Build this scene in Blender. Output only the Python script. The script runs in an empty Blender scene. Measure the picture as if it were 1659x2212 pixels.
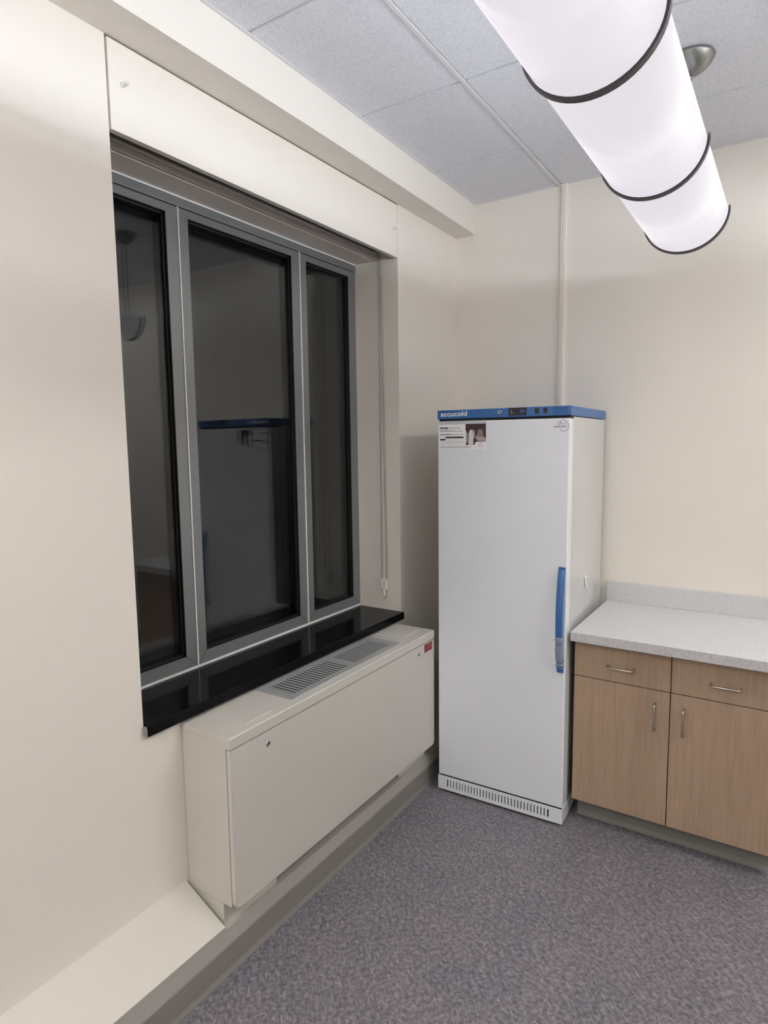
import bpy, bmesh, math, random
from mathutils import Matrix, Vector
random.seed(4)
C = bpy.context.scene.collection
PI = math.pi

# ------------------------------------------------------------------ materials
def mat(name, col, rough=0.5, metal=0.0, spec=None, coat=0.0):
    m = bpy.data.materials.new(name); m.use_nodes = True
    b = m.node_tree.nodes['Principled BSDF']
    b.inputs['Base Color'].default_value = (*col, 1)
    b.inputs['Roughness'].default_value = rough
    b.inputs['Metallic'].default_value = metal
    if spec is not None: b.inputs['Specular IOR Level'].default_value = spec
    if coat: b.inputs['Coat Weight'].default_value = coat
    return m
def nd(m, t, **kw):
    n = m.node_tree.nodes.new(t)
    for k, v in kw.items(): setattr(n, k, v)
    return n
def lk(m, a, b): m.node_tree.links.new(a, b)
def bsdf(m): return m.node_tree.nodes['Principled BSDF']
def coords(m, scale=(1, 1, 1), rot=(0, 0, 0)):
    t = nd(m, 'ShaderNodeTexCoord'); p = nd(m, 'ShaderNodeMapping')
    p.inputs['Scale'].default_value = scale; p.inputs['Rotation'].default_value = rot
    if any(rot):                                      # turn first, then stretch
        q = nd(m, 'ShaderNodeMapping'); q.inputs['Rotation'].default_value = rot
        p.inputs['Rotation'].default_value = (0, 0, 0)
        lk(m, t.outputs['Object'], q.inputs['Vector']); lk(m, q.outputs['Vector'], p.inputs['Vector'])
    else: lk(m, t.outputs['Object'], p.inputs['Vector'])
    return p.outputs['Vector']
def noise(m, vec, scale, detail=3, rough=0.5):
    n = nd(m, 'ShaderNodeTexNoise'); n.inputs['Scale'].default_value = scale
    n.inputs['Detail'].default_value = detail; n.inputs['Roughness'].default_value = rough
    lk(m, vec, n.inputs['Vector']); return n.outputs['Fac']
def ramp(m, fac, stops):
    r = nd(m, 'ShaderNodeValToRGB'); e = r.color_ramp.elements
    while len(e) < len(stops): e.new(0.5)
    for i, (p, c) in enumerate(stops):
        e[i].position = p; e[i].color = (*c, 1)
    lk(m, fac, r.inputs['Fac']); return r.outputs['Color']
def bump(m, fac, strength, dist):
    b = nd(m, 'ShaderNodeBump'); b.inputs['Strength'].default_value = strength
    b.inputs['Distance'].default_value = dist
    lk(m, fac, b.inputs['Height']); lk(m, b.outputs['Normal'], bsdf(m).inputs['Normal'])
def mix(m, f, a, b, mode='MIX'):
    n = nd(m, 'ShaderNodeMix', data_type='RGBA', blend_type=mode)
    if isinstance(f, float): n.inputs['Factor'].default_value = f
    else: lk(m, f, n.inputs['Factor'])
    for s, v in (('A', a), ('B', b)):
        i = [x for x in n.inputs if x.name == s and x.type == 'RGBA'][0]
        if isinstance(v, tuple): i.default_value = (*v, 1)
        else: lk(m, v, i)
    return [x for x in n.outputs if x.type == 'RGBA'][0]

M = {}
def paint(name, col, rough=0.55):
    m = mat(name, col, rough); v = coords(m)
    bump(m, noise(m, v, 260, 2), 0.12, 0.002)
    c = ramp(m, noise(m, v, 1.3, 2), [(0.3, tuple(x * .985 for x in col)), (0.7, tuple(min(1, x * 1.015) for x in col))])
    lk(m, c, bsdf(m).inputs['Base Color']); M[name] = m
paint('wall_paint', (0.79, 0.742, 0.674))
paint('heater_enamel', (0.575, 0.55, 0.502), 0.38)
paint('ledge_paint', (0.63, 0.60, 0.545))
paint('base_shaded', (0.45, 0.425, 0.39), 0.5)  # wall base colour darkened to carry the shade on its front face

m = M['tile'] = mat('ceiling_tile', (0.74, 0.75, 0.77), 0.9, spec=0.2); v = coords(m)
n1 = noise(m, v, 150, 4, 0.7)
lk(m, ramp(m, n1, [(0.36, (0.70, 0.71, 0.75)), (0.5, (0.81, 0.82, 0.87)), (0.7, (0.85, 0.86, 0.91))]), bsdf(m).inputs['Base Color'])
bump(m, n1, 0.55, 0.006)
M['grid'] = mat('ceiling_grid_white', (0.74, 0.74, 0.74), 0.4)

# sheet vinyl: mottled grey violet with short pale threads laid diagonally
m = M['floor'] = mat('vinyl', (0.2, 0.19, 0.2), 0.42, spec=0.35)
v = coords(m, rot=(0, 0, PI / 4))
basef = noise(m, v, 70, 5, 0.68)
base = ramp(m, basef, [(0.33, (0.085, 0.077, 0.091)), (0.48, (0.150, 0.139, 0.155)), (0.66, (0.270, 0.255, 0.272))])
big = ramp(m, noise(m, v, 5, 3), [(0.35, (0.90, 0.90, 0.92)), (0.65, (1.06, 1.03, 1.03))])
base = mix(m, 1.0, base, big, 'MULTIPLY')
t1 = noise(m, coords(m, (300, 24, 1), (0, 0, PI / 4)), 1.0, 2, 0.5)
t2 = noise(m, coords(m, (24, 300, 1), (0, 0, PI / 4)), 1.0, 2, 0.5)
f1 = ramp(m, t1, [(0.60, (0, 0, 0)), (0.71, (0.55, 0.55, 0.55))])
f2 = ramp(m, t2, [(0.595, (0, 0, 0)), (0.70, (0.8, 0.8, 0.8))])
d1 = ramp(m, t1, [(0.28, (0.5, 0.5, 0.5)), (0.40, (0, 0, 0))])
d2 = ramp(m, t2, [(0.28, (0.5, 0.5, 0.5)), (0.40, (0, 0, 0))])
base = mix(m, d1, base, (0.087, 0.082, 0.093)); base = mix(m, d2, base, (0.087, 0.082, 0.093))
base = mix(m, f1, base, (0.345, 0.330, 0.350)); base = mix(m, f2, base, (0.395, 0.380, 0.400))
lk(m, base, bsdf(m).inputs['Base Color']); bump(m, basef, 0.08, 0.001)

# pale maple laminate, vertical grain
m = M['wood'] = mat('maple_laminate', (0.4, 0.28, 0.19), 0.45, spec=0.35)
g1 = noise(m, coords(m, (110, 110, 5)), 1.0, 5, 0.6); g2 = noise(m, coords(m, (6, 6, 0.8)), 1.0, 2)
c1 = ramp(m, g1, [(0.3, (0.375, 0.268, 0.184)), (0.5, (0.418, 0.302, 0.211)), (0.7, (0.447, 0.327, 0.231))])
c2 = ramp(m, g2, [(0.3, (0.93, 0.91, 0.90)), (0.7, (1.05, 1.05, 1.05))])
lk(m, mix(m, 1.0, c1, c2, 'MULTIPLY'), bsdf(m).inputs['Base Color'])
M['cab_dark'] = mat('cabinet_carcass', (0.03, 0.02, 0.014), 0.6)

# speckled grey laminate
m = M['counter'] = mat('speckled_laminate', (0.62, 0.61, 0.61), 0.36); v = coords(m)
lk(m, ramp(m, noise(m, v, 240, 4, 0.75), [(0.34, (0.36, 0.36, 0.38)), (0.47, (0.59, 0.585, 0.59)), (0.62, (0.68, 0.675, 0.67))]), bsdf(m).inputs['Base Color'])
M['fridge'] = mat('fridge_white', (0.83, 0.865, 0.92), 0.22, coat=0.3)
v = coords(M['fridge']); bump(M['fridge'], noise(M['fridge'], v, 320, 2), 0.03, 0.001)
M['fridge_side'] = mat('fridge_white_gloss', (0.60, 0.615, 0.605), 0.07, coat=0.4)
M['blue'] = mat('blue_plastic', (0.032, 0.135, 0.36), 0.35)
M['blue_dark'] = mat('blue_textured', (0.026, 0.112, 0.30), 0.6)
M['black'] = mat('black_plastic', (0.008, 0.008, 0.011), 0.35)
M['void'] = mat('dark_gap', (0.012, 0.012, 0.012), 0.8)
M['granite'] = mat('black_granite', (0.004, 0.004, 0.005), 0.10, spec=0.12)
M['granite_chip'] = mat('raw_stone_end', (0.22, 0.22, 0.23), 0.5)
M['aluminium'] = mat('grey_aluminium', (0.235, 0.245, 0.25), 0.36, 0.35)
M['gasket'] = mat('black_gasket', (0.006, 0.006, 0.006), 0.5)
M['bead'] = mat('white_bead', (0.90, 0.90, 0.90), 0.35)
M['steel'] = mat('brushed_nickel', (0.55, 0.50, 0.43), 0.28, 1.0)
M['chrome'] = mat('chrome', (0.75, 0.75, 0.75), 0.15, 1.0)
M['grille'] = mat('grey_grille', (0.40, 0.41, 0.41), 0.42, 0.25)
M['satin'] = mat('satin_nickel', (0.27, 0.27, 0.255), 0.36, 0.85)
M['band'] = mat('dark_band', (0.035, 0.030, 0.036), 0.4)
M['cove'] = mat('vinyl_cove', (0.235, 0.22, 0.20), 0.45)
M['cove_toe'] = mat('vinyl_cove_grey', (0.21, 0.205, 0.185), 0.45)
M['white'] = mat('white_plastic', (0.78, 0.77, 0.75), 0.4)
M['shade'] = mat('shade_fabric', (0.22, 0.205, 0.20), 0.8)
M['hem'] = mat('shade_hem', (0.52, 0.49, 0.46), 0.45)
M['chain'] = mat('grey_chain', (0.33, 0.31, 0.30), 0.4)
M['paper'] = mat('white_paper', (0.90, 0.90, 0.92), 0.35)
M['paper_grey'] = mat('sheet_grey_strip', (0.56, 0.58, 0.60), 0.35)
M['ink'] = mat('black_ink', (0.02, 0.02, 0.022), 0.5)
M['ink_grey'] = mat('grey_ink', (0.36, 0.36, 0.38), 0.5)
M['ink_light'] = mat('light_grey_ink', (0.60, 0.60, 0.62), 0.5)
M['photo_dark'] = mat('photo_brown', (0.045, 0.026, 0.024), 0.4)
M['photo_skin'] = mat('photo_rose', (0.28, 0.19, 0.18), 0.4)
M['photo_grey'] = mat('photo_grey', (0.42, 0.36, 0.37), 0.4)
M['photo_white'] = mat('photo_white', (0.72, 0.66, 0.68), 0.4)
M['mauve'] = mat('mauve_ink', (0.33, 0.20, 0.33), 0.45)
M['logo_pink'] = mat('pale_mauve', (0.66, 0.60, 0.66), 0.4)
M['red'] = mat('red_label', (0.19, 0.007, 0.010), 0.4)
M['red_text'] = mat('pink_print', (0.42, 0.10, 0.10), 0.5)
M['door_wood'] = mat('door_veneer', (0.42, 0.29, 0.19), 0.45)

m = M['glass'] = mat('window_glass', (1, 1, 1), 0.0); b = bsdf(m)
b.inputs['Transmission Weight'].default_value = 1.0; b.inputs['IOR'].default_value = 1.33; b.inputs['Base Color'].default_value = (0.93, 0.95, 0.94, 1)
m = M['film'] = bpy.data.materials.new('clear_film'); m.use_nodes = True
nt = m.node_tree; nt.nodes.clear()
o_ = nt.nodes.new('ShaderNodeOutputMaterial'); mx = nt.nodes.new('ShaderNodeMixShader'); mx.inputs[0].default_value = 0.42
tr = nt.nodes.new('ShaderNodeBsdfTransparent'); gl = nt.nodes.new('ShaderNodeBsdfPrincipled')
tr.inputs['Color'].default_value = (0.86, 0.88, 0.92, 1)
gl.inputs['Base Color'].default_value = (0.62, 0.68, 0.76, 1); gl.inputs['Roughness'].default_value = 0.12
nt.links.new(tr.outputs[0], mx.inputs[1]); nt.links.new(gl.outputs[0], mx.inputs[2]); nt.links.new(mx.outputs[0], o_.inputs[0])

def emit(name, col, strength, base=(0.8, 0.8, 0.8), rough=0.3):
    m = mat(name, base, rough); b = bsdf(m)
    b.inputs['Emission Color'].default_value = (*col, 1); b.inputs['Emission Strength'].default_value = strength
    M[name] = m
SHELL, TUBE, TUBE_FILL = 0.61, 45.0, 150.0
emit('diffuser', (0.965, 0.925, 1.0), SHELL, (0.22, 0.22, 0.22), 0.22)
emit('tube', (0.84, 0.91, 1.0), TUBE)
emit('tube_fill', (0.85, 0.915, 1.0), TUBE_FILL)
emit('display_blue', (0.10, 0.12, 0.9), 0.55, (0.02, 0.02, 0.05))
emit('display_white', (0.5, 0.5, 0.6), 0.18, (0.1, 0.1, 0.1))

# ------------------------------------------------------------------ mesh helpers
def add_box(bm, lo, hi, slot=0, bev=0.0):
    vs = [bm.verts.new((x, y, z)) for x in (lo[0], hi[0]) for y in (lo[1], hi[1]) for z in (lo[2], hi[2])]
    fs = []
    for q in ((0, 1, 3, 2), (4, 6, 7, 5), (0, 4, 5, 1), (2, 3, 7, 6), (0, 2, 6, 4), (1, 5, 7, 3)):
        f = bm.faces.new([vs[i] for i in q]); f.material_index = slot; fs.append(f)
    if bev > 0:
        es = list({e for f in fs for e in f.edges})
        bmesh.ops.bevel(bm, geom=es, offset=bev, segments=2, profile=0.5, affect='EDGES')
    return bm
def add_prism(bm, pts, a0, a1, axis, slot=0):
    """extrude a 2-D outline along an axis; pts are the other two coordinates in xyz order"""
    def mk(p, a):
        q = [p[0], p[1]]; q.insert(axis, a); return bm.verts.new(q)
    A = [mk(p, a0) for p in pts]; B = [mk(p, a1) for p in pts]; n = len(pts)
    fs = [bm.faces.new(A), bm.faces.new(B[::-1])]
    for i in range(n): fs.append(bm.faces.new((A[i], B[i], B[(i + 1) % n], A[(i + 1) % n])))
    for f in fs: f.material_index = slot
    return bm
def add_tube(bm, path, r, seg=10, closed=False, slot=0, smooth=True):
    P = [Vector(p) for p in path]; n = len(P); rings = []
    up = None
    for i in range(n):
        if closed: d = (P[(i + 1) % n] - P[i - 1])
        else: d = P[min(i + 1, n - 1)] - P[max(i - 1, 0)]
        d.normalize()
        if up is None:
            up = Vector((0, 0, 1)) if abs(d.z) < 0.9 else Vector((1, 0, 0))
        s = d.cross(up).normalized(); up = s.cross(d).normalized()
        rr = r[i] if isinstance(r, (list, tuple)) else r
        rings.append([bm.verts.new(P[i] + rr * (math.cos(2 * PI * k / seg) * s + math.sin(2 * PI * k / seg) * up)) for k in range(seg)])
    for i in range(n if closed else n - 1):
        a, b_ = rings[i], rings[(i + 1) % n]
        for k in range(seg):
            f = bm.faces.new((a[k], a[(k + 1) % seg], b_[(k + 1) % seg], b_[k])); f.material_index = slot; f.smooth = smooth
    if not closed:
        bm.faces.new(rings[0][::-1]).material_index = slot; bm.faces.new(rings[-1]).material_index = slot
    return bm
def add_lathe(bm, prof, center, axis='z', seg=32, slot=0):
    rings = []
    for r, h in prof:
        ring = []
        for k in range(seg):
            a = 2 * PI * k / seg; u, w = r * math.cos(a), r * math.sin(a)
            p = {'z': (u, w, h), 'y': (u, h, w), 'x': (h, u, w)}[axis]
            ring.append(bm.verts.new((center[0] + p[0], center[1] + p[1], center[2] + p[2])))
        rings.append(ring)
    for a, b_ in zip(rings, rings[1:]):
        for k in range(seg):
            f = bm.faces.new((a[k], a[(k + 1) % seg], b_[(k + 1) % seg], b_[k])); f.smooth = True; f.material_index = slot
    bm.faces.new(rings[0][::-1]).material_index = slot; bm.faces.new(rings[-1]).material_index = slot
    return bm
def obj(name, bm, mats, parent=None, origin=(0, 0, 0)):
    """one mesh object; geometry is given in world metres, origin is the parent thing's base"""
    bmesh.ops.recalc_face_normals(bm, faces=bm.faces)
    if any(origin): bmesh.ops.translate(bm, verts=bm.verts, vec=-Vector(origin))
    me = bpy.data.meshes.new(name); bm.to_mesh(me); bm.free()
    for k in (mats if isinstance(mats, (list, tuple)) else [mats]): me.materials.append(M[k])
    o = bpy.data.objects.new(name, me); C.objects.link(o)
    if parent: o.parent = parent
    return o
def B(lo, hi, bev=0.0):
    bm = bmesh.new(); add_box(bm, lo, hi, 0, bev); return bm
def tag(o, label, cat, group=None):
    o['label'] = label; o['category'] = cat
    if group: o['group'] = group
    return o
def thing(name, label, cat, loc, rz=0.0):
    o = bpy.data.objects.new(name, None); C.objects.link(o); o.empty_display_size = 0.05
    o.location = loc; o.rotation_euler = (0, 0, rz); return tag(o, label, cat)
def struct(o): o['kind'] = 'structure'; return o

# ------------------------------------------------------------------ dimensions
CEIL, SOF = 2.946, 2.791
XR, YF = 4.1, -5.0             # right wall, wall behind the viewer
YL, YR = -2.112, -0.615        # window recess
SILL, HEAD, VAL = 0.842, 2.554, 2.549

# ------------------------------------------------------------------ room shell
bm = bmesh.new()
add_box(bm, (-0.34, YF - 0.1, -0.05), (0, YL, CEIL + 0.1))
add_box(bm, (-0.34, YR, -0.05), (0, 0.1, CEIL + 0.1))
add_box(bm, (-0.34, YL, -0.05), (0, YR, SILL - 0.037))
add_box(bm, (-0.34, YL, SOF + 0.001), (0, YR, CEIL + 0.1))
add_box(bm, (-0.34, YL, HEAD + 0.001), (-0.128, YR, SOF + 0.001))
struct(obj('wall_left', bm, 'wall_paint'))
struct(obj('wall_back', B((-0.34, 0, -0.05), (XR + 0.1, 0.1, CEIL + 0.1)), 'wall_paint'))
bm = bmesh.new()
add_box(bm, (XR, YF - 0.1, -0.05), (XR + 0.1, 0, CEIL + 0.1))
struct(obj('wall_right', bm, 'wall_paint'))
struct(obj('wall_front', B((0, YF - 0.1, -0.05), (XR, YF, CEIL + 0.1)), 'wall_paint'))
struct(obj('floor', B((0, YF, -0.05), (XR, 0, 0)), 'floor'))

# dropped bulkhead along the window wall
bm = bmesh.new()
a = [(0, YF), (0.132, YF), (0.132, -1.3), (0.113, 0), (0, 0)]
add_prism(bm, a, SOF, CEIL + 0.02, 2)
struct(obj('trim_1', bm, 'wall_paint'))

# ceiling: lay-in tiles and their grid
gx = [0.573 + 0.6096 * i for i in range(-1, 8)]
gy = [-0.489 - 0.6096 * i for i in range(-1, 10)]
bm = bmesh.new(); t = 0.007
for x0, x1 in zip(gx, gx[1:]):
    for y0, y1 in zip(gy, gy[1:]):
        a0, a1 = max(x0 + 0.0115, 0.12), min(x1 - 0.0076, XR); b0, b1 = max(y1 + 0.006, YF), min(y0 - 0.006, 0)
        if a1 - a0 > 0.02 and b1 - b0 > 0.02:
            add_box(bm, (a0, b0, CEIL - 0.002), (a1, b1, CEIL + 0.016))
add_box(bm, (0, YF, CEIL + 0.016), (XR, 0, CEIL + 0.06))
ceil = struct(obj('ceiling', bm, 'tile'))
bm = bmesh.new()
for x in gx[1:]:
    if x < XR: add_box(bm, (x - 0.0075, YF, CEIL - 0.0055), (x + 0.0075, 0, CEIL + 0.004))
for y in gy[1:]:
    if y > YF: add_box(bm, (0.12, y - 0.006, CEIL + 0.005), (XR, y + 0.006, CEIL + 0.014))
add_box(bm, (0.13, -0.014, CEIL - 0.004), (XR, 0, CEIL))
struct(obj('ceiling_grid', bm, 'grid', ceil))
bm = bmesh.new()
add_prism(bm, [(0.131, YF), (0.144, YF), (0.144, -1.3), (0.125, -0.014), (0.112, -0.014), (0.131, -1.3)], CEIL - 0.004, CEIL, 2)
struct(obj('wall_angle', bm, 'grid', ceil))

# boxed-out wall base with a sloped cap left of the heater, and its vinyl cove
PX, LY = 0.178, -1.985
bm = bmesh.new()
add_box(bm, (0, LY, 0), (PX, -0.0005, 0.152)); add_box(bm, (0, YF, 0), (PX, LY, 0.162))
struct(obj('trim_2', bm, 'base_shaded'))
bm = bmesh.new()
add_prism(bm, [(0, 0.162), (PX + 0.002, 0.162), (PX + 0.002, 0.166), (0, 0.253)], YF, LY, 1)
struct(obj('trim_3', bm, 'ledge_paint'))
bm = bmesh.new()
prof = [(PX, 0), (PX + 0.009, 0), (PX + 0.0085, 0.004), (PX + 0.006, 0.010), (PX + 0.0035, 0.020), (PX + 0.003, 0.092), (PX + 0.0015, 0.095), (PX, 0.095)]
add_prism(bm, prof, YF, -0.0005, 1)
struct(obj('baseboard_left', bm, 'cove'))
struct(obj('baseboard_back', B((1.64, -0.012, 0), (XR, 0, 0.10), 0.003), 'cove'))

# ------------------------------------------------------------------ windows
FX = -0.25
def window(name, y0, y1, g0, g1):
    z0, z1, gz0, gz1 = 0.850, 2.518, 0.897, 2.491
    bm = bmesh.new()
    for lo, hi in (((FX - 0.07, y0, z0), (FX, g0, z1)), ((FX - 0.07, g1, z0), (FX, y1, z1)),
                   ((FX - 0.07, g0, z0), (FX, g1, gz0)), ((FX - 0.07, g0, gz1), (FX, g1, z1))):
        add_box(bm, lo, hi)
    fr = struct(obj(name, bm, 'aluminium'))
    bm = bmesh.new(); t_ = 0.009                      # stepped black reveal round the panes
    for x0, x1, e in ((FX - 0.012, FX - 0.002, 0.002), (FX - 0.060, FX - 0.012, t_)):
        add_box(bm, (x0, g0, gz0), (x1, g0 + e, gz1)); add_box(bm, (x0, g1 - e, gz0), (x1, g1, gz1))
        add_box(bm, (x0, g0, gz0), (x1, g1, gz0 + e)); add_box(bm, (x0, g0, gz1 - e), (x1, g1, gz1))
    struct(obj('gasket', bm, 'gasket', fr))
    for x in (FX - 0.018, FX - 0.038):
        struct(obj('pane', B((x - 0.005, g0 + 0.004, gz0 + 0.004), (x, g1 - 0.004, gz1 - 0.004)), 'glass', fr))
    bm = bmesh.new()                                  # mitred corner lines
    for (ya, yb, za, zb) in ((y0, g0, z0, gz0), (y1, g1, z0, gz0)):
        add_tube(bm, [(FX, ya, za), (FX, yb, zb)], 0.0008, 6)
    struct(obj('mitre_joint', bm, 'gasket', fr))
    return fr
window('window_1', YL, -1.689, -2.055, -1.738)
window('window_2', -1.685, -1.037, -1.642, -1.087)
window('window_3', -1.033, YR, -0.989, -0.672)
bm = bmesh.new()
add_box(bm, (FX - 0.07, YL, 2.5205), (FX + 0.006, YR, HEAD), 0, 0.004)
struct(obj('trim_4', bm, 'aluminium'))
for i, y in enumerate((-1.687, -1.035)):
    struct(obj('trim_%d' % (5 + i), B((FX - 0.06, y - 0.0022, 0.850), (FX + 0.004, y + 0.0022, 2.5205)), 'bead'))
struct(obj('trim_7', B((FX - 0.07, YL, SILL), (FX + 0.004, YR, 0.850)), 'bead'))
struct(obj('trim_8', B((FX + 0.0065, YL + 0.001, HEAD - 0.0045), (-0.240, YR - 0.001, HEAD + 0.0005)), 'bead'))

# stone sill
sill = thing('window_sill_board', 'glossy black stone sill board under the three window panes', 'window sill', (-0.12, (YL + YR) / 2, SILL))
og = sill.location[:]
obj('stone_slab', B((-0.319, YL + 0.001, SILL - 0.036), (0.021, YR - 0.0035, SILL), 0.003), 'granite', sill, og)
bm = bmesh.new()
add_box(bm, (0.002, YL - 0.004, SILL - 0.034), (0.020, YL + 0.0005, SILL - 0.003), 0, 0.002)
e = obj('end_cap', bm, 'granite_chip', sill, og); e['label'] = 'small pale chipped end of the sill'

# shade pocket fascia flush with the wall
fas = thing('shade_fascia', 'cream fascia panel above the window with a small peg near each end', 'fascia panel', (-0.01, (YL + YR) / 2, VAL))
og = fas.location[:]
obj('panel', B((-0.020, YL + 0.006, VAL), (0.003, YR - 0.006, SOF - 0.005), 0.0015), 'wall_paint', fas, og)
for y, z in ((-2.065, 2.679), (-0.658, 2.673)):
    bm = bmesh.new()
    add_lathe(bm, [(0.0075, 0.003), (0.0075, 0.006), (0.0045, 0.008), (0.0042, 0.020), (0.0065, 0.023), (0.0065, 0.027), (0.003, 0.029)], (0, y, z), 'x', 16)
    obj('peg', bm, 'white', fas, og)

# roller shade, wound up inside the pocket
sh = thing('roller_shade', 'rolled up window shade with a looped pull chain hanging by the right jamb', 'window shade', (-0.075, (YL + YR) / 2, 2.70))
og = sh.location[:]
bm = bmesh.new(); add_tube(bm, [(-0.070, YL + 0.03, 2.70), (-0.070, YR - 0.03, 2.70)], 0.034, 20)
obj('roller_tube', bm, 'shade', sh, og)
obj('fabric', B((-0.106, YL + 0.035, 2.585), (-0.1035, YR - 0.035, 2.70)), 'shade', sh, og)
bm = bmesh.new(); add_tube(bm, [(-0.105, YL + 0.012, 2.580), (-0.105, YR - 0.036, 2.580)], 0.007, 12)
add_box(bm, (-0.117, YL + 0.004, 2.556), (-0.108, YR - 0.004, 2.574), 0, 0.002)
obj('hem_bar', bm, 'hem', sh, og)
bm = bmesh.new()
ya, n = -0.632, 30
for (xa, za, xb, zb) in ((-0.101, 2.70, -0.103, 0.985), (-0.091, 2.70, -0.074, 0.985)):
    add_tube(bm, [(xa + (xb - xa) * i / n, ya, za + (zb - za) * i / n) for i in range(n + 1)], 0.0021, 6)
ch = obj('pull_chain', bm, 'chain', sh, og)
bm = bmesh.new()
add_box(bm, (-0.1085, ya - 0.007, 0.945), (-0.0685, ya + 0.007, 1.000), 0, 0.005)
add_tube(bm, [(-0.088, ya, 0.950), (-0.087, ya, 0.925), (-0.086, ya, 0.905)], [0.006, 0.008, 0.005], 12)
obj('chain_weight', bm, 'white', ch, (0, 0, 0)).location = (-og[0], -og[1], -og[2])

# ------------------------------------------------------------------ heating cabinet under the window
HX, H0, H1, HB, HZ = 0.224, -1.974, -0.680, 0.232, 0.796
ht = thing('heating_unit', 'cream metal heating and cooling cabinet on the wall below the window sill', 'heater', (0.11, (H0 + H1) / 2, 0.153))
og = ht.location[:]
bm = bmesh.new()
add_box(bm, (0.0015, H0, HB), (HX - 0.022, H1, HZ - 0.020), 0, 0.002)
obj('casing', bm, 'heater_enamel', ht, og)
bm = bmesh.new()
add_prism(bm, [(0.0015, HZ - 0.019), (HX - 0.020, HZ - 0.019), (HX - 0.020, HZ - 0.036), (HX, HZ - 0.036), (HX, HZ - 0.003), (HX - 0.003, HZ), (0.0015, HZ)], H0 - 0.002, H1 + 0.001, 1)
obj('top_cover', bm, 'heater_enamel', ht, og)
bm = bmesh.new()
add_prism(bm, [(H0 + 0.001, HB + 0.018), (H0 + 0.006, HB + 0.004), (H0 + 0.016, HB - 0.002), (H1 - 0.016, HB - 0.002), (H1 - 0.006, HB + 0.004), (H1, HB + 0.018), (H1, HZ - 0.041), (H0 + 0.001, HZ - 0.041)], HX - 0.019, HX, 0)
bmesh.ops.bevel(bm, geom=[e for e in bm.edges if abs(e.verts[0].co.x - HX) < 1e-4 and abs(e.verts[1].co.x - HX) < 1e-4], offset=0.003, segments=2, affect='EDGES')
obj('front_panel', bm, 'heater_enamel', ht, og)
for a, b_ in ((H0 - 0.001, H0 + 0.24), (H1 - 0.24, H1)):
    obj('base_skirt', B((0.0015, a, 0.153), (PX - 0.012, b_, HB)), 'heater_enamel', ht, og)
obj('return_air_slot', B((0.0015, H0 + 0.24, 0.153), (PX - 0.06, H1 - 0.24, HB)), 'void', ht, og)
bm = bmesh.new()                                     # top grille: frame, divider and blades
z0, z1 = HZ, HZ + 0.004
gx0, gx1, ga, gb = 0.010, 0.190, -1.655, -0.932
ox0, ox1, oa, ob = 0.046, 0.164, -1.620, -0.972
add_box(bm, (gx0, ga, z0), (ox0, gb, z1)); add_box(bm, (ox1, ga, z0), (gx1, gb, z1))
add_box(bm, (ox0, ga, z0), (ox1, oa, z1)); add_box(bm, (ox0, ob, z0), (ox1, gb, z1))
md = -1.262; add_box(bm, (ox0, md - 0.013, z0), (ox1, md + 0.013, z1))
for (p0, p1, nb) in ((oa, md - 0.013, 18), (md + 0.013, ob, 15)):
    st = (p1 - p0) / nb
    for i in range(nb):
        y = p0 + st * (i + 0.62)
        add_prism(bm, [(y - 0.0045, z0 + 0.0010), (y - 0.0045, z0 + 0.0016), (y + 0.0030, z0 + 0.0032), (y + 0.0045, z0 + 0.0026), (y + 0.0045, z0 + 0.0020)], ox0, ox1, 0)
gr = obj('grille', bm, 'grille', ht, og)
g2 = obj('grille_well', B((ox0, oa, HZ + 0.0003), (ox1, ob, HZ + 0.0008)), 'void', gr, og)
for ya, yb, xa, xb in ((-1.876, -1.753, 0.030, 0.190), (-0.862, -0.716, 0.014, 0.160)):
    obj('hatch_joint', B((xa - 0.0016, ya - 0.0016, HZ + 0.0001), (xb + 0.0016, yb + 0.0016, HZ + 0.0006)), 'ink_light', ht, og)
    hb = obj('access_hatch', B((xa, ya, HZ + 0.0002), (xb, yb, HZ + 0.0035), 0.0006), 'heater_enamel', ht, og)
    bm = bmesh.new(); add_lathe(bm, [(0.0028, 0), (0.0028, 0.0012), (0.0014, 0.0018)], (xb - 0.008 if ya < -1 else xa + 0.01, yb - 0.006 if ya < -1 else ya + 0.006, HZ + 0.0035), 'z', 10)
    obj('screw', bm, 'chrome', hb, og)
for y, z in ((-1.812, 0.713), (-0.826, 0.720)):
    bm = bmesh.new(); add_lathe(bm, [(0.0105, HX), (0.0105, HX + 0.002), (0.0075, HX + 0.003), (0.0068, HX + 0.0012)], (0, y, z), 'x', 20)
    lo = obj('cam_lock', bm, 'chrome', ht, og)
    bm = bmesh.new(); add_box(bm, (HX + 0.001, y - 0.0012, z - 0.005), (HX + 0.0022, y + 0.0012, z + 0.005))
    obj('keyhole', bm, 'void', lo, og)
bm = bmesh.new()
rl = obj('warning_label', B((HX, -0.775, 0.712), (HX + 0.0008, -0.705, 0.750)), 'red', ht, og)
rl['label'] = 'small red label with pale print'
for k in range(3):
    add_box(bm, (HX + 0.0008, -0.745, 0.741 - k * 0.009), (HX + 0.0012, -0.712, 0.745 - k * 0.009))
obj('printed_lines', bm, 'red_text', rl, og)

# ------------------------------------------------------------------ cable raceway on the back wall
bm = bmesh.new()
add_prism(bm, [(0.583, 0), (0.583, -0.013), (0.586, -0.016), (0.594, -0.016), (0.597, -0.019), (0.611, -0.019), (0.614, -0.016), (0.614, 0)], 0.10, CEIL - 0.004, 2)
tag(obj('cable_raceway', bm, 'wall_paint'), 'thin cream cable channel running down the back wall behind the refrigerator', 'cable channel')

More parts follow.
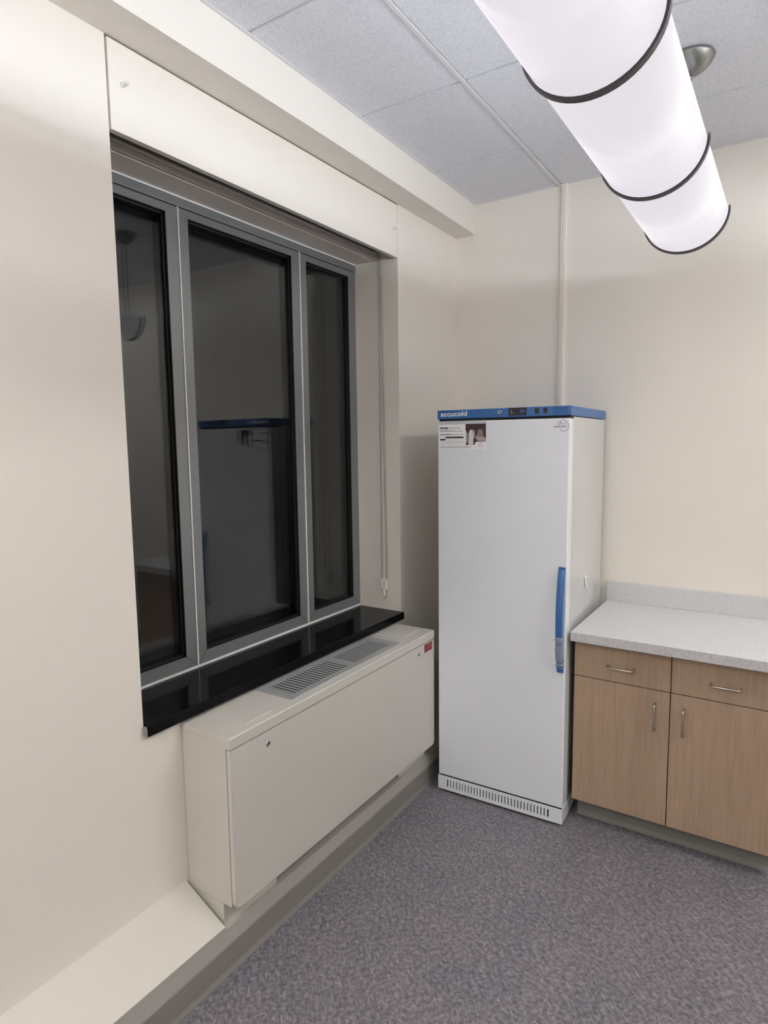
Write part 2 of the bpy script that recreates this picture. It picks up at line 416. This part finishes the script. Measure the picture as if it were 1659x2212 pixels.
# ------------------------------------------------------------------ refrigerator (local frame: x across, y into the room's back, z up)
FW, FD, FH = 0.600, 0.640, 1.826
fr = thing('refrigerator', 'tall white upright medical refrigerator with blue top panel and blue handle', 'refrigerator', (0.2445, -0.6777, 0.0), 0.0318)
DZ0, DZ1, DT = 0.084, 1.776, 0.060
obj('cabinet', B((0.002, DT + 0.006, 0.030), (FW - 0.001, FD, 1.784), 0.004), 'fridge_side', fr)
bm = bmesh.new(); add_box(bm, (0, 0, DZ0), (FW, DT, DZ1), 0, 0.006)
door = obj('door', bm, 'fridge', fr)
bm = bmesh.new(); add_box(bm, (0.006, DT - 0.002, DZ0 + 0.004), (FW - 0.006, DT + 0.008, DZ1 - 0.004))
obj('door_seal', bm, 'ink_grey', door)
tp = obj('top_panel', B((-0.001, -0.001, 1.786), (FW + 0.003, FD, FH), 0.003), 'blue', fr)
obj('shadow_gap', B((0.004, 0.010, DZ1 - 0.003), (FW - 0.004, DT + 0.03, 1.788)), 'void', fr)
bm = bmesh.new()                                     # vented plinth with 33 upright slots
add_box(bm, (-0.001, -0.002, 0.012), (FW, 0.003, 0.028)); add_box(bm, (-0.001, -0.002, 0.066), (FW, 0.003, 0.079))
add_box(bm, (-0.001, -0.002, 0.028), (0.046, 0.003, 0.066)); add_box(bm, (0.541, -0.002, 0.028), (FW, 0.003, 0.066))
for i in range(32):
    x = 0.0495 + i * 0.01519
    add_box(bm, (x + 0.0032 - 0.0003, -0.002, 0.028), (x + 0.01519 - 0.0018, 0.003, 0.066))
add_box(bm, (-0.001, 0.003, 0.012), (0.004, FD - 0.02, 0.079)); add_box(bm, (FW - 0.005, 0.003, 0.012), (FW, FD - 0.02, 0.079))
kg = obj('kick_grille', bm, 'fridge', fr)
obj('slot_backing', B((0.004, 0.003, 0.014), (FW - 0.005, 0.02, 0.077)), 'black', kg)
for x in (0.06, FW - 0.06):
    for y in (0.08, FD - 0.08):
        bm = bmesh.new(); add_lathe(bm, [(0.022, 0), (0.022, 0.010), (0.012, 0.014), (0.012, 0.035)], (x, y, 0), 'z', 16)
        obj('foot', bm, 'black', fr)
# bow handle
def bow(y_off, z):
    t_ = (z - 0.928) / 0.228
    return -0.004 - 0.036 * (1 - t_ * t_) - y_off
def ribbon(bm, za, zb, x0, x1, th, out, n, wob=0.0):
    rows = []
    for i in range(n + 1):
        z = za + (zb - za) * i / n
        y = bow(out, z); w = wob * (math.sin(i * 2.1) * 0.6 + random.uniform(-1, 1)) if wob else 0
        w2 = wob * random.uniform(-1, 1) if wob else 0
        rows.append([bm.verts.new(p) for p in ((x0 - w2, y + th, z), (x0 - w, y + 0.003 - w, z), (x0 + 0.003, y - w2, z), ((x0 + x1) / 2, y - 0.001 - w, z), (x1 - 0.003, y - w, z), (x1 + w, y + 0.003 - w2, z), (x1 + w2, y + th, z))])
    k = len(rows[0])
    for a, b_ in zip(rows, rows[1:]):
        for j in range(k):
            f = bm.faces.new((a[j], a[(j + 1) % k], b_[(j + 1) % k], b_[j])); f.smooth = wob > 0
    bm.faces.new(rows[0][::-1]); bm.faces.new(rows[-1])
bm = bmesh.new(); ribbon(bm, 0.700, 1.156, 0.565, 0.594, 0.011, 0, 28)
add_box(bm, (0.568, -0.008, 0.700), (0.591, 0, 0.716)); add_box(bm, (0.568, -0.008, 1.140), (0.591, 0, 1.156))
hd = obj('handle', bm, 'blue', fr)
bm = bmesh.new(); ribbon(bm, 0.716, 0.862, 0.5640, 0.5950, 0.013, 0.0012, 30, 0.0024)
w = obj('plastic_wrap', bm, 'film', hd); w['label'] = 'crinkled clear film left on the lower half'
# control panel
def plate(name, x0, z0, x1, z1, m_, par, y=-0.001, th=0.001):
    return obj(name, B((x0, y - th, z0), (x1, y, z1)), m_, par)
bm = bmesh.new(); add_lathe(bm, [(0.0082, -0.001), (0.0082, -0.004), (0.006, -0.005), (0.005, -0.003)], (0.2987, 0, 1.8085), 'y', 20)
lk_ = obj('key_lock', bm, 'chrome', tp)
obj('keyhole', B((0.2960, -0.0048, 1.8045), (0.3014, -0.0030, 1.8125)), 'void', lk_)
dp = plate('display', 0.338, 1.792, 0.4178, 1.825, 'black', tp)
def seg7(bm, digit, x, z, w, h, t_):
    on = {'1': 'bc', '2': 'abged', '8': 'abcdefg', '4': 'fgbc'}[digit]
    s = {'a': (x, z + h - t_, x + w, z + h), 'g': (x, z + h / 2 - t_ / 2, x + w, z + h / 2 + t_ / 2), 'd': (x, z, x + w, z + t_),
         'b': (x + w - t_, z + h / 2, x + w, z + h), 'c': (x + w - t_, z, x + w, z + h / 2), 'f': (x, z + h / 2, x + t_, z + h), 'e': (x, z, x + t_, z + h / 2)}
    for k in on: add_box(bm, (s[k][0], -0.0024, s[k][1]), (s[k][2], -0.002, s[k][3]))
bm = bmesh.new(); seg7(bm, '1', 0.386, 1.803, 0.005, 0.013, 0.0016); seg7(bm, '2', 0.395, 1.803, 0.008, 0.013, 0.0016)
obj('display_digits', bm, 'display_blue', dp)
bm = bmesh.new()
for k in range(4): add_box(bm, (0.348, -0.0023, 1.800 + k * 0.0048), (0.353, -0.002, 1.803 + k * 0.0048))
obj('indicator_lamps', bm, 'display_white', dp)
bm = bmesh.new(); add_box(bm, (0.357, -0.0023, 1.8015), (0.364, -0.002, 1.8045)); obj('display_dash', bm, 'display_white', dp)
bm = bmesh.new(); add_box(bm, (0.409, -0.0023, 1.8075), (0.4115, -0.002, 1.8105))
obj('display_dot', bm, 'display_white', dp)
for x in (0.4535, 0.4890):
    sw = plate('rocker_switch', x, 1.7975, x + 0.0165, 1.8200, 'black', tp, -0.001, 0.003)
    bm = bmesh.new(); add_prism(bm, [(-0.004, 1.800), (-0.0062, 1.8015), (-0.0045, 1.8085), (-0.0062, 1.8175), (-0.004, 1.8185)], x + 0.002, x + 0.0145, 0)
    obj('rocker', bm, 'black', sw)
plate('vent_patch', 0.529, 1.7935, 0.590, 1.8225, 'blue_dark', tp, -0.001, 0.0006)
# lettering
def text(name, s, x, z, size, m_, par, y, bold=0.0, xs=1.0):
    cu = bpy.data.curves.new(name, 'FONT'); cu.body = s; cu.size = size; cu.extrude = 0.0003; cu.offset = bold
    cu.materials.append(M[m_]); o = bpy.data.objects.new(name, cu); C.objects.link(o)
    o.parent = par; o.location = (x, y, z); o.rotation_euler = (PI / 2, 0, 0); o.scale = (xs, 1, 1)
    bpy.context.view_layer.update()
    me = bpy.data.meshes.new_from_object(o.evaluated_get(bpy.context.evaluated_depsgraph_get()))
    q = bpy.data.objects.new(name, me); C.objects.link(q); q.parent = par
    q.location = o.location; q.rotation_euler = o.rotation_euler
    bpy.data.objects.remove(o); q.name = name
    return q
def fit(o, width):
    xs = [v.co.x for v in o.data.vertices]; o.scale[0] = width / max(max(xs) - min(xs), 1e-4)
    o.location.x -= min(xs) * o.scale[0]
lt = text('lettering', 'accucold', 0.0165, 1.7985, 0.0300, 'paper', tp, -0.0015, 0.0006); fit(lt, 0.129)
# round mauve emblem on the door corner
def ring(bm, cx, cz, r, t_, a0=0, a1=2 * PI, n=40, y=-0.0002, th=0.0006):
    full = a1 - a0 > 6.28
    P = []
    for i in range(n if full else n + 1):
        a = a0 + (a1 - a0) * i / n
        P.append([bm.verts.new((cx + rr * math.cos(a), yy, cz + rr * math.sin(a))) for rr, yy in ((r - t_, y - th), (r + t_, y - th), (r + t_, y), (r - t_, y))])
    for i in range(len(P) if full else len(P) - 1):
        a, b_ = P[i], P[(i + 1) % len(P)]
        for j in range(4): bm.faces.new((a[j], a[(j + 1) % 4], b_[(j + 1) % 4], b_[j]))
def emblem(par, x, z, s, m_, y):
    bm = bmesh.new()
    ring(bm, x, z, 0.0200 * s, 0.0009 * s, -2.62, 1.0, 40, y)
    ring(bm, x - 0.0030 * s, z + 0.0185 * s, 0.0096 * s, 0.0009 * s, 0, 2 * PI, 30, y)
    ring(bm, x - 0.0200 * s, z + 0.0130 * s, 0.0060 * s, 0.0009 * s, 0, 2 * PI, 24, y)
    e_ = obj('emblem', bm, m_, par); return e_
em = emblem(door, 0.5755, 1.7425, 1.0, 'mauve', -0.0002)
em['label'] = 'mauve circle emblem printed on the door'
tx = text('emblem_lettering', 'momcube', 0.5335, 1.7390, 0.0110, 'mauve', em, -0.0008, 0.0003); fit(tx, 0.054)

# instruction sheet held on the door
st = thing('instruction_sheet', 'white printed instruction sheet with a photo of bottles on the refrigerator door', 'sheet', (0.2445, -0.6777, 0.0), 0.0318)
loc0 = Matrix.Rotation(0.0318, 4, 'Z') @ Vector((0.12, -0.0004, 1.647)); st.location = Vector((0.2445, -0.6777, 0)) + loc0
SO = (0.12, -0.0004, 1.647)
def flat(name, x0, z0, x1, z1, m_, par, lay):
    y = -0.0004 - 0.0003 * lay
    return obj(name, B((x0, y - 0.0003, z0), (x1, y, z1)), m_, par, SO)
pg = flat('page', 0.0058, 1.6475, 0.2378, 1.7615, 'paper', st, 0)
flat('top_strip', 0.0058, 1.7615, 0.2378, 1.7770, 'paper_grey', st, 0)
bm = bmesh.new(); y = -0.0007
add_prism(bm, [(0.1385, 1.7622), (0.2355, 1.7622), (0.2355, 1.6835), (0.1900, 1.6835), (0.1834, 1.6780), (0.1834, 1.6697), (0.1385, 1.6697), (0.1480, 1.684), (0.1480, 1.722), (0.1385, 1.738)], y - 0.0003, y, 1)
ph = obj('photo_print', bm, 'photo_dark', st, SO)
def blob(bm, pts, lay): add_prism(bm, pts, -0.0004 - 0.0003 * lay - 0.0003, -0.0004 - 0.0003 * lay, 1)
def bottle(bm, x, z, w, h, lay):
    blob(bm, [(x - w, z), (x + w, z), (x + w, z + h * .5), (x + w * .85, z + h * .58), (x + w, z + h * .66), (x + w * .7, z + h * .86), (x + w * .3, z + h), (x - w * .3, z + h), (x - w * .7, z + h * .86), (x - w, z + h * .66), (x - w * .85, z + h * .58), (x - w, z + h * .5)], lay)
bm = bmesh.new(); blob(bm, [(0.186, 1.700), (0.196, 1.687), (0.2345, 1.6845), (0.2345, 1.698), (0.224, 1.706), (0.205, 1.703), (0.192, 1.712)], 3)
obj('printed_hands', bm, 'photo_grey', ph, SO)
bm = bmesh.new(); bottle(bm, 0.208, 1.704, 0.014, 0.034, 2); obj('printed_bottle', bm, 'photo_skin', ph, SO)
bm = bmesh.new(); bottle(bm, 0.1645, 1.6705, 0.012, 0.066, 3); obj('printed_bottle', bm, 'photo_white', ph, SO)
bm = bmesh.new(); bottle(bm, 0.1755, 1.700, 0.0085, 0.036, 2); obj('printed_bottle', bm, 'photo_grey', ph, SO)
bm = bmesh.new(); add_prism(bm, [(0.1388, 1.670), (0.1450, 1.6705), (0.1478, 1.684), (0.1478, 1.722), (0.1430, 1.734), (0.1388, 1.737)], -0.0007, -0.0004, 1)
obj('printed_bottle', bm, 'ink_light', ph, SO)
def stext(s, x, z, size, m_, width, bold=0.0):
    o = text('heading', s, x - SO[0], z - SO[2], size, m_, st, -0.0008, bold); fit(o, width); return o
stext('BEFORE', 0.0128, 1.7420, 0.0105, 'ink', 0.0405, 0.0005)
stext('YOU PUMP', 0.0570, 1.7420, 0.0105, 'ink_grey', 0.0535)
def lines(name, rows, m_):
    bm = bmesh.new()
    for x0, z, x1, h in rows: add_box(bm, (x0, -0.0010, z), (x1, -0.0007, z + h))
    return obj(name, bm, m_, st, SO)
lines('text_lines', [(0.0128, 1.7345, 0.083, 0.0022), (0.0128, 1.7300, 0.126, 0.0026), (0.0700, 1.7160, 0.128, 0.0022), (0.0128, 1.6610, 0.168, 0.0022), (0.0128, 1.6570, 0.158, 0.0018)], 'ink_grey')
lines('bold_line', [(0.0128, 1.7158, 0.068, 0.0028)], 'ink')
tb = lines('table_header', [(0.0400, 1.7000, 0.1290, 0.0070), (0.0128, 1.6905, 0.0395, 0.0070)], 'ink')
lines('table_rows', [(0.0400, 1.6935, 0.128, 0.0016), (0.0150, 1.6840, 0.034, 0.0022), (0.0400, 1.6850, 0.128, 0.0022), (0.0170, 1.6780, 0.036, 0.0018), (0.0400, 1.6790, 0.128, 0.0026), (0.0170, 1.6715, 0.036, 0.0018), (0.0400, 1.6725, 0.118, 0.0016)], 'ink_light')
bm = bmesh.new()
for args in ((0.215, 1.6650, 0.0105, -2.3, 1.0), (0.214, 1.6755, 0.0050, 0, 2 * PI), (0.2055, 1.6715, 0.003, 0, 2 * PI)):
    ring(bm, args[0], args[1], args[2], 0.0005, args[3], args[4], 24, -0.0007, 0.0003)
add_box(bm, (0.197, -0.0010, 1.6632), (0.221, -0.0007, 1.6652))
obj('emblem', bm, 'ink_grey', st, SO)

# small raised white mark on the refrigerator's right side
wmark = thing('white_mark', 'tiny white raised mark on the right side of the refrigerator above the counter', 'hook', (0, 0, 0), 0.0318)
p = Matrix.Rotation(0.0318, 4, 'Z') @ Vector((FW, 0.305, 1.032)); wmark.location = Vector((0.2445, -0.6777, 0)) + p
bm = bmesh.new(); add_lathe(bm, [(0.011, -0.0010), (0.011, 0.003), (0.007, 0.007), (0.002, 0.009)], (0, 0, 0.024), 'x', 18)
obj('mark_head', bm, 'white', wmark)
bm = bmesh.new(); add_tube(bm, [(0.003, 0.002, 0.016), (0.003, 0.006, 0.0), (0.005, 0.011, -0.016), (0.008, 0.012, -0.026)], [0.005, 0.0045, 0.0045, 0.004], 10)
obj('stem', bm, 'white', wmark)

# ------------------------------------------------------------------ base cabinet
CY, CX0, CXM, CX1 = -0.583, 0.862, 1.2475, 1.633
def make_cabinet(dx, label):
    cb = thing('base_cabinet', label, 'cabinet', ((CX0 + CX1) / 2, -0.28, 0.0)); og = cb.location[:]
    bm = bmesh.new(); add_box(bm, (CX0 + 0.001, CY + 0.0195, 0.103), (CX1 - 0.001, -0.003, 0.835))
    obj('carcass', bm, 'cab_dark', cb, og)
    obj('side_panel', B((CX0, CY + 0.0205, 0.103), (CX0 + 0.0008, -0.003, 0.835)), 'wood', cb, og)
    obj('side_panel', B((CX1 - 0.0008, CY + 0.0205, 0.103), (CX1, -0.003, 0.835)), 'wood', cb, og)
    bm = bmesh.new(); add_box(bm, (CX0 + 0.012, CY + 0.073, 0.0), (CX1, CY + 0.09, 0.104))
    obj('toe_kick', bm, 'cab_dark', cb, og)
    bm = bmesh.new(); ty = CY + 0.073
    add_prism(bm, [(ty, 0), (ty - 0.010, 0), (ty - 0.0095, 0.004), (ty - 0.007, 0.012), (ty - 0.004, 0.022), (ty - 0.003, 0.098), (ty, 0.1)], CX0 + 0.008, CX1, 0)
    obj('toe_cove', bm, 'cove_toe', cb, og)
    def pull(par, a, b_, horizontal):
        bm = bmesh.new(); y1 = CY - 0.030; r = 0.0042; q = 0.008
        if horizontal:
            z = a[1]; P = [(a[0], CY, z), (a[0], y1 + q, z), (a[0] + q * .3, y1 + q * .3, z), (a[0] + q, y1, z), (b_[0] - q, y1, z), (b_[0] - q * .3, y1 + q * .3, z), (b_[0], y1 + q, z), (b_[0], CY, z)]
        else:
            x = a[0]; P = [(x, CY, a[1]), (x, y1 + q, a[1]), (x, y1 + q * .3, a[1] - q * .3), (x, y1, a[1] - q), (x, y1, b_[1] + q), (x, y1 + q * .3, b_[1] + q * .3), (x, y1 + q, b_[1]), (x, CY, b_[1])]
        add_tube(bm, P, r, 12); obj('handle', bm, 'steel', par, og)
    for x0, x1, side in ((CX0, CXM - 0.0018, 1), (CXM + 0.0018, CX1, -1)):
        d = obj('drawer', B((x0, CY, 0.6735), (x1, CY + 0.019, 0.832), 0.0012), 'wood', cb, og)
        xc = (x0 + x1) / 2; pull(d, (xc - 0.051, 0.7395), (xc + 0.051, 0.7395), True)
        d = obj('door', B((x0, CY, 0.1025), (x1, CY + 0.019, 0.6700), 0.0012), 'wood', cb, og)
        xh = CXM - 0.0555 if side > 0 else CXM + 0.0515; pull(d, (xh, 0.616), (xh, 0.509), False)
    cb.location.x += dx
    return cb
make_cabinet(0, 'maple laminate base cabinet with two drawers and two doors beside the refrigerator')
ctop = thing('countertop', 'pale grey speckled laminate countertop with a low backsplash beside the refrigerator', 'countertop', (1.6, -0.3, 0.836))
og = ctop.location[:]
KE = 1.665
obj('worktop', B((0.8561, -0.635, 0.8365), (KE, -0.0015, 0.8765), 0.0015), 'counter', ctop, og)
obj('backsplash', B((0.8561, -0.0205, 0.8765), (KE, -0.0015, 0.9760), 0.0015), 'counter', ctop, og)

# ------------------------------------------------------------------ pendant lights
def make_pendant(label, with_canopies):
    LX, LZ, A, D = 1.263, 2.4425, 0.1307, 0.1187
    pl = thing('pendant_light', label, 'light fixture', (LX, -2.5, LZ)); og = pl.location[:]
    rings = [-0.786, -1.378, -1.974, -2.570, -3.166, -3.762, -4.358]
    N = 28
    def arc(sa, sd, x0=0.0, x1=PI): return [(LX + sa * math.cos(x0 + (x1 - x0) * i / N), LZ - sd * math.sin(x0 + (x1 - x0) * i / N)) for i in range(N + 1)]
    for i, (r0, r1) in enumerate(zip(rings, rings[1:])):
        bm = bmesh.new()
        o_ = arc(A - 0.002, D - 0.002); i_ = arc(A - 0.006, D - 0.006)
        add_prism(bm, o_ + i_[::-1], r1 + 0.001, r0 - 0.001, 1)
        for f in bm.faces: f.smooth = len(f.verts) == 4
        if i == 0: add_prism(bm, arc(A - 0.002, D - 0.002), r0 - 0.001, r0 + 0.004, 1)
        if i == len(rings) - 2: add_prism(bm, arc(A - 0.002, D - 0.002), r1 - 0.004, r1 + 0.001, 1)
        obj('diffuser', bm, 'diffuser', pl, og)
    for r in rings:
        bm = bmesh.new(); o_ = arc(A + 0.005, D + 0.005, -0.06, PI + 0.06); i_ = arc(A - 0.001, D - 0.001, -0.06, PI + 0.06)
        add_prism(bm, o_ + i_[::-1], r - 0.0075, r + 0.0075, 1)
        obj('band', bm, 'band', pl, og)
    bm = bmesh.new(); add_box(bm, (LX - 0.068, rings[-1] + 0.01, LZ + 0.014), (LX + 0.068, rings[0] - 0.01, LZ + 0.032), 0, 0.004)  # hidden spine widened as a baffle, keeps tube light off the near ceiling
    obj('spine_baffle', bm, 'white', pl, og)
    for sx in (-0.052, 0.052):
        for y0, y1 in ((rings[-1] + 0.04, -2.60), (-2.54, rings[0] - 0.04)):
            bm = bmesh.new(); add_tube(bm, [(LX + sx, y0, LZ - 0.006), (LX + sx, y1, LZ - 0.006)], 0.008, 8)
            obj('lamp_tube', bm, 'tube', pl, og)
    for y in (-0.795, -2.57, -4.345):
        bm = bmesh.new()
        add_lathe(bm, [(0.010, -0.056), (0.018, -0.0545), (0.034, -0.047), (0.050, -0.035), (0.062, -0.021), (0.069, -0.008), (0.0712, -0.003), (0.0700, -0.0005)], (LX, y, CEIL - 0.0055), 'z', 36)
        cn = obj('canopy', bm, 'satin', pl, og)
        bm = bmesh.new(); add_lathe(bm, [(0.008, -0.066), (0.0085, -0.064), (0.0085, -0.056)], (LX, y, CEIL - 0.0055), 'z', 16)
        obj('collar', bm, 'chrome', cn, og)
        bm = bmesh.new(); add_tube(bm, [(LX, y, CEIL - 0.07), (LX, y, LZ + 0.015)], 0.0045, 10)
        obj('stem', bm, 'satin', pl, og)
    return pl
pA = make_pendant('long white trough pendant light with black bands hanging from the ceiling', True)
def copy_tree(o, parent=None):
    c = o.copy(); C.objects.link(c)
    if parent: c.parent = parent; c.matrix_parent_inverse = o.matrix_parent_inverse.copy()
    for k in list(o.children): copy_tree(k, c)
    return c
bpy.context.view_layer.update()
pFill = copy_tree(pA); pFill.location.x += 1.83; pFill['label'] = 'added second trough pendant light, out of view, farther from the window'  # extra pendant added out of view, with stronger tubes, to lift the room light

for k in pFill.children:
    if k.name.startswith('lamp_tube'):
        k.data = k.data.copy(); k.data.materials.clear(); k.data.materials.append(M['tube_fill'])
FILL = 17.0
emit('fill_light', (1.0, 0.985, 0.96), FILL)
def add_fill_panel(x0, y0, label):  # glowing panels added out of view to brighten the room
    t = thing('fill_panel', label, 'added light', (x0 + 0.3, y0 + 0.6, CEIL - 0.004)); og = t.location[:]
    bm = bmesh.new(); z0, z1 = CEIL - 0.016, CEIL - 0.0065
    for lo, hi in (((x0, y0), (x0 + .6, y0 + .025)), ((x0, y0 + 1.18), (x0 + .6, y0 + 1.205)), ((x0, y0), (x0 + .025, y0 + 1.2)), ((x0 + .575, y0), (x0 + .6, y0 + 1.2))):
        add_box(bm, (*lo, z0), (*hi, z1))
    obj('frame', bm, 'white', t, og)
    obj('diffuser', B((x0 + .024, y0 + .024, z0 + .003), (x0 + .576, y0 + 1.181, z0 + .006)), 'fill_light', t, og)
add_fill_panel(gx[4] + 0.005, gy[3] + 0.005, 'added unseen fill light panel above the counter')
add_fill_panel(gx[1] + 0.005, gy[8] + 0.005, 'added unseen fill light panel behind the viewer')
# ------------------------------------------------------------------ night outside, camera, view
wd = bpy.data.worlds.new('night'); bpy.context.scene.world = wd; wd.use_nodes = True
wd.node_tree.nodes['Background'].inputs[0].default_value = (0.006, 0.007, 0.009, 1)
wd.node_tree.nodes['Background'].inputs[1].default_value = 0.35

cam = bpy.data.cameras.new('camera'); co = bpy.data.objects.new('camera', cam); C.objects.link(co)
r_ = Vector((0.83798182, 0.54556214, -0.01218251)); u_ = Vector((-0.05026868, 0.09940376, 0.99377661)); f_ = Vector((-0.54337788, 0.83215434, -0.11072323))
mw = Matrix(((r_.x, u_.x, -f_.x, 1.61538842), (r_.y, u_.y, -f_.y, -3.23418244), (r_.z, u_.z, -f_.z, 1.68666142), (0, 0, 0, 1)))
co.matrix_world = mw
cam.sensor_fit = 'HORIZONTAL'; cam.sensor_width = 36.0; cam.lens = 1355.2447 * 36.0 / 1659.0
cam.clip_start = 0.02
sc = bpy.context.scene; sc.camera = co
vs = sc.view_settings; vs.view_transform = 'Standard'; vs.look = 'None'; vs.gamma = 1; vs.use_curve_mapping = False
vs.exposure = 0.27
sc.cycles.use_denoising = True
sc.cycles.max_bounces = 14; sc.cycles.diffuse_bounces = 6; sc.cycles.glossy_bounces = 6
sc.cycles.transmission_bounces = 12; sc.cycles.transparent_max_bounces = 12
sc.cycles.caustics_reflective = False; sc.cycles.caustics_refractive = False
sc.cycles.sample_clamp_indirect = 6.0
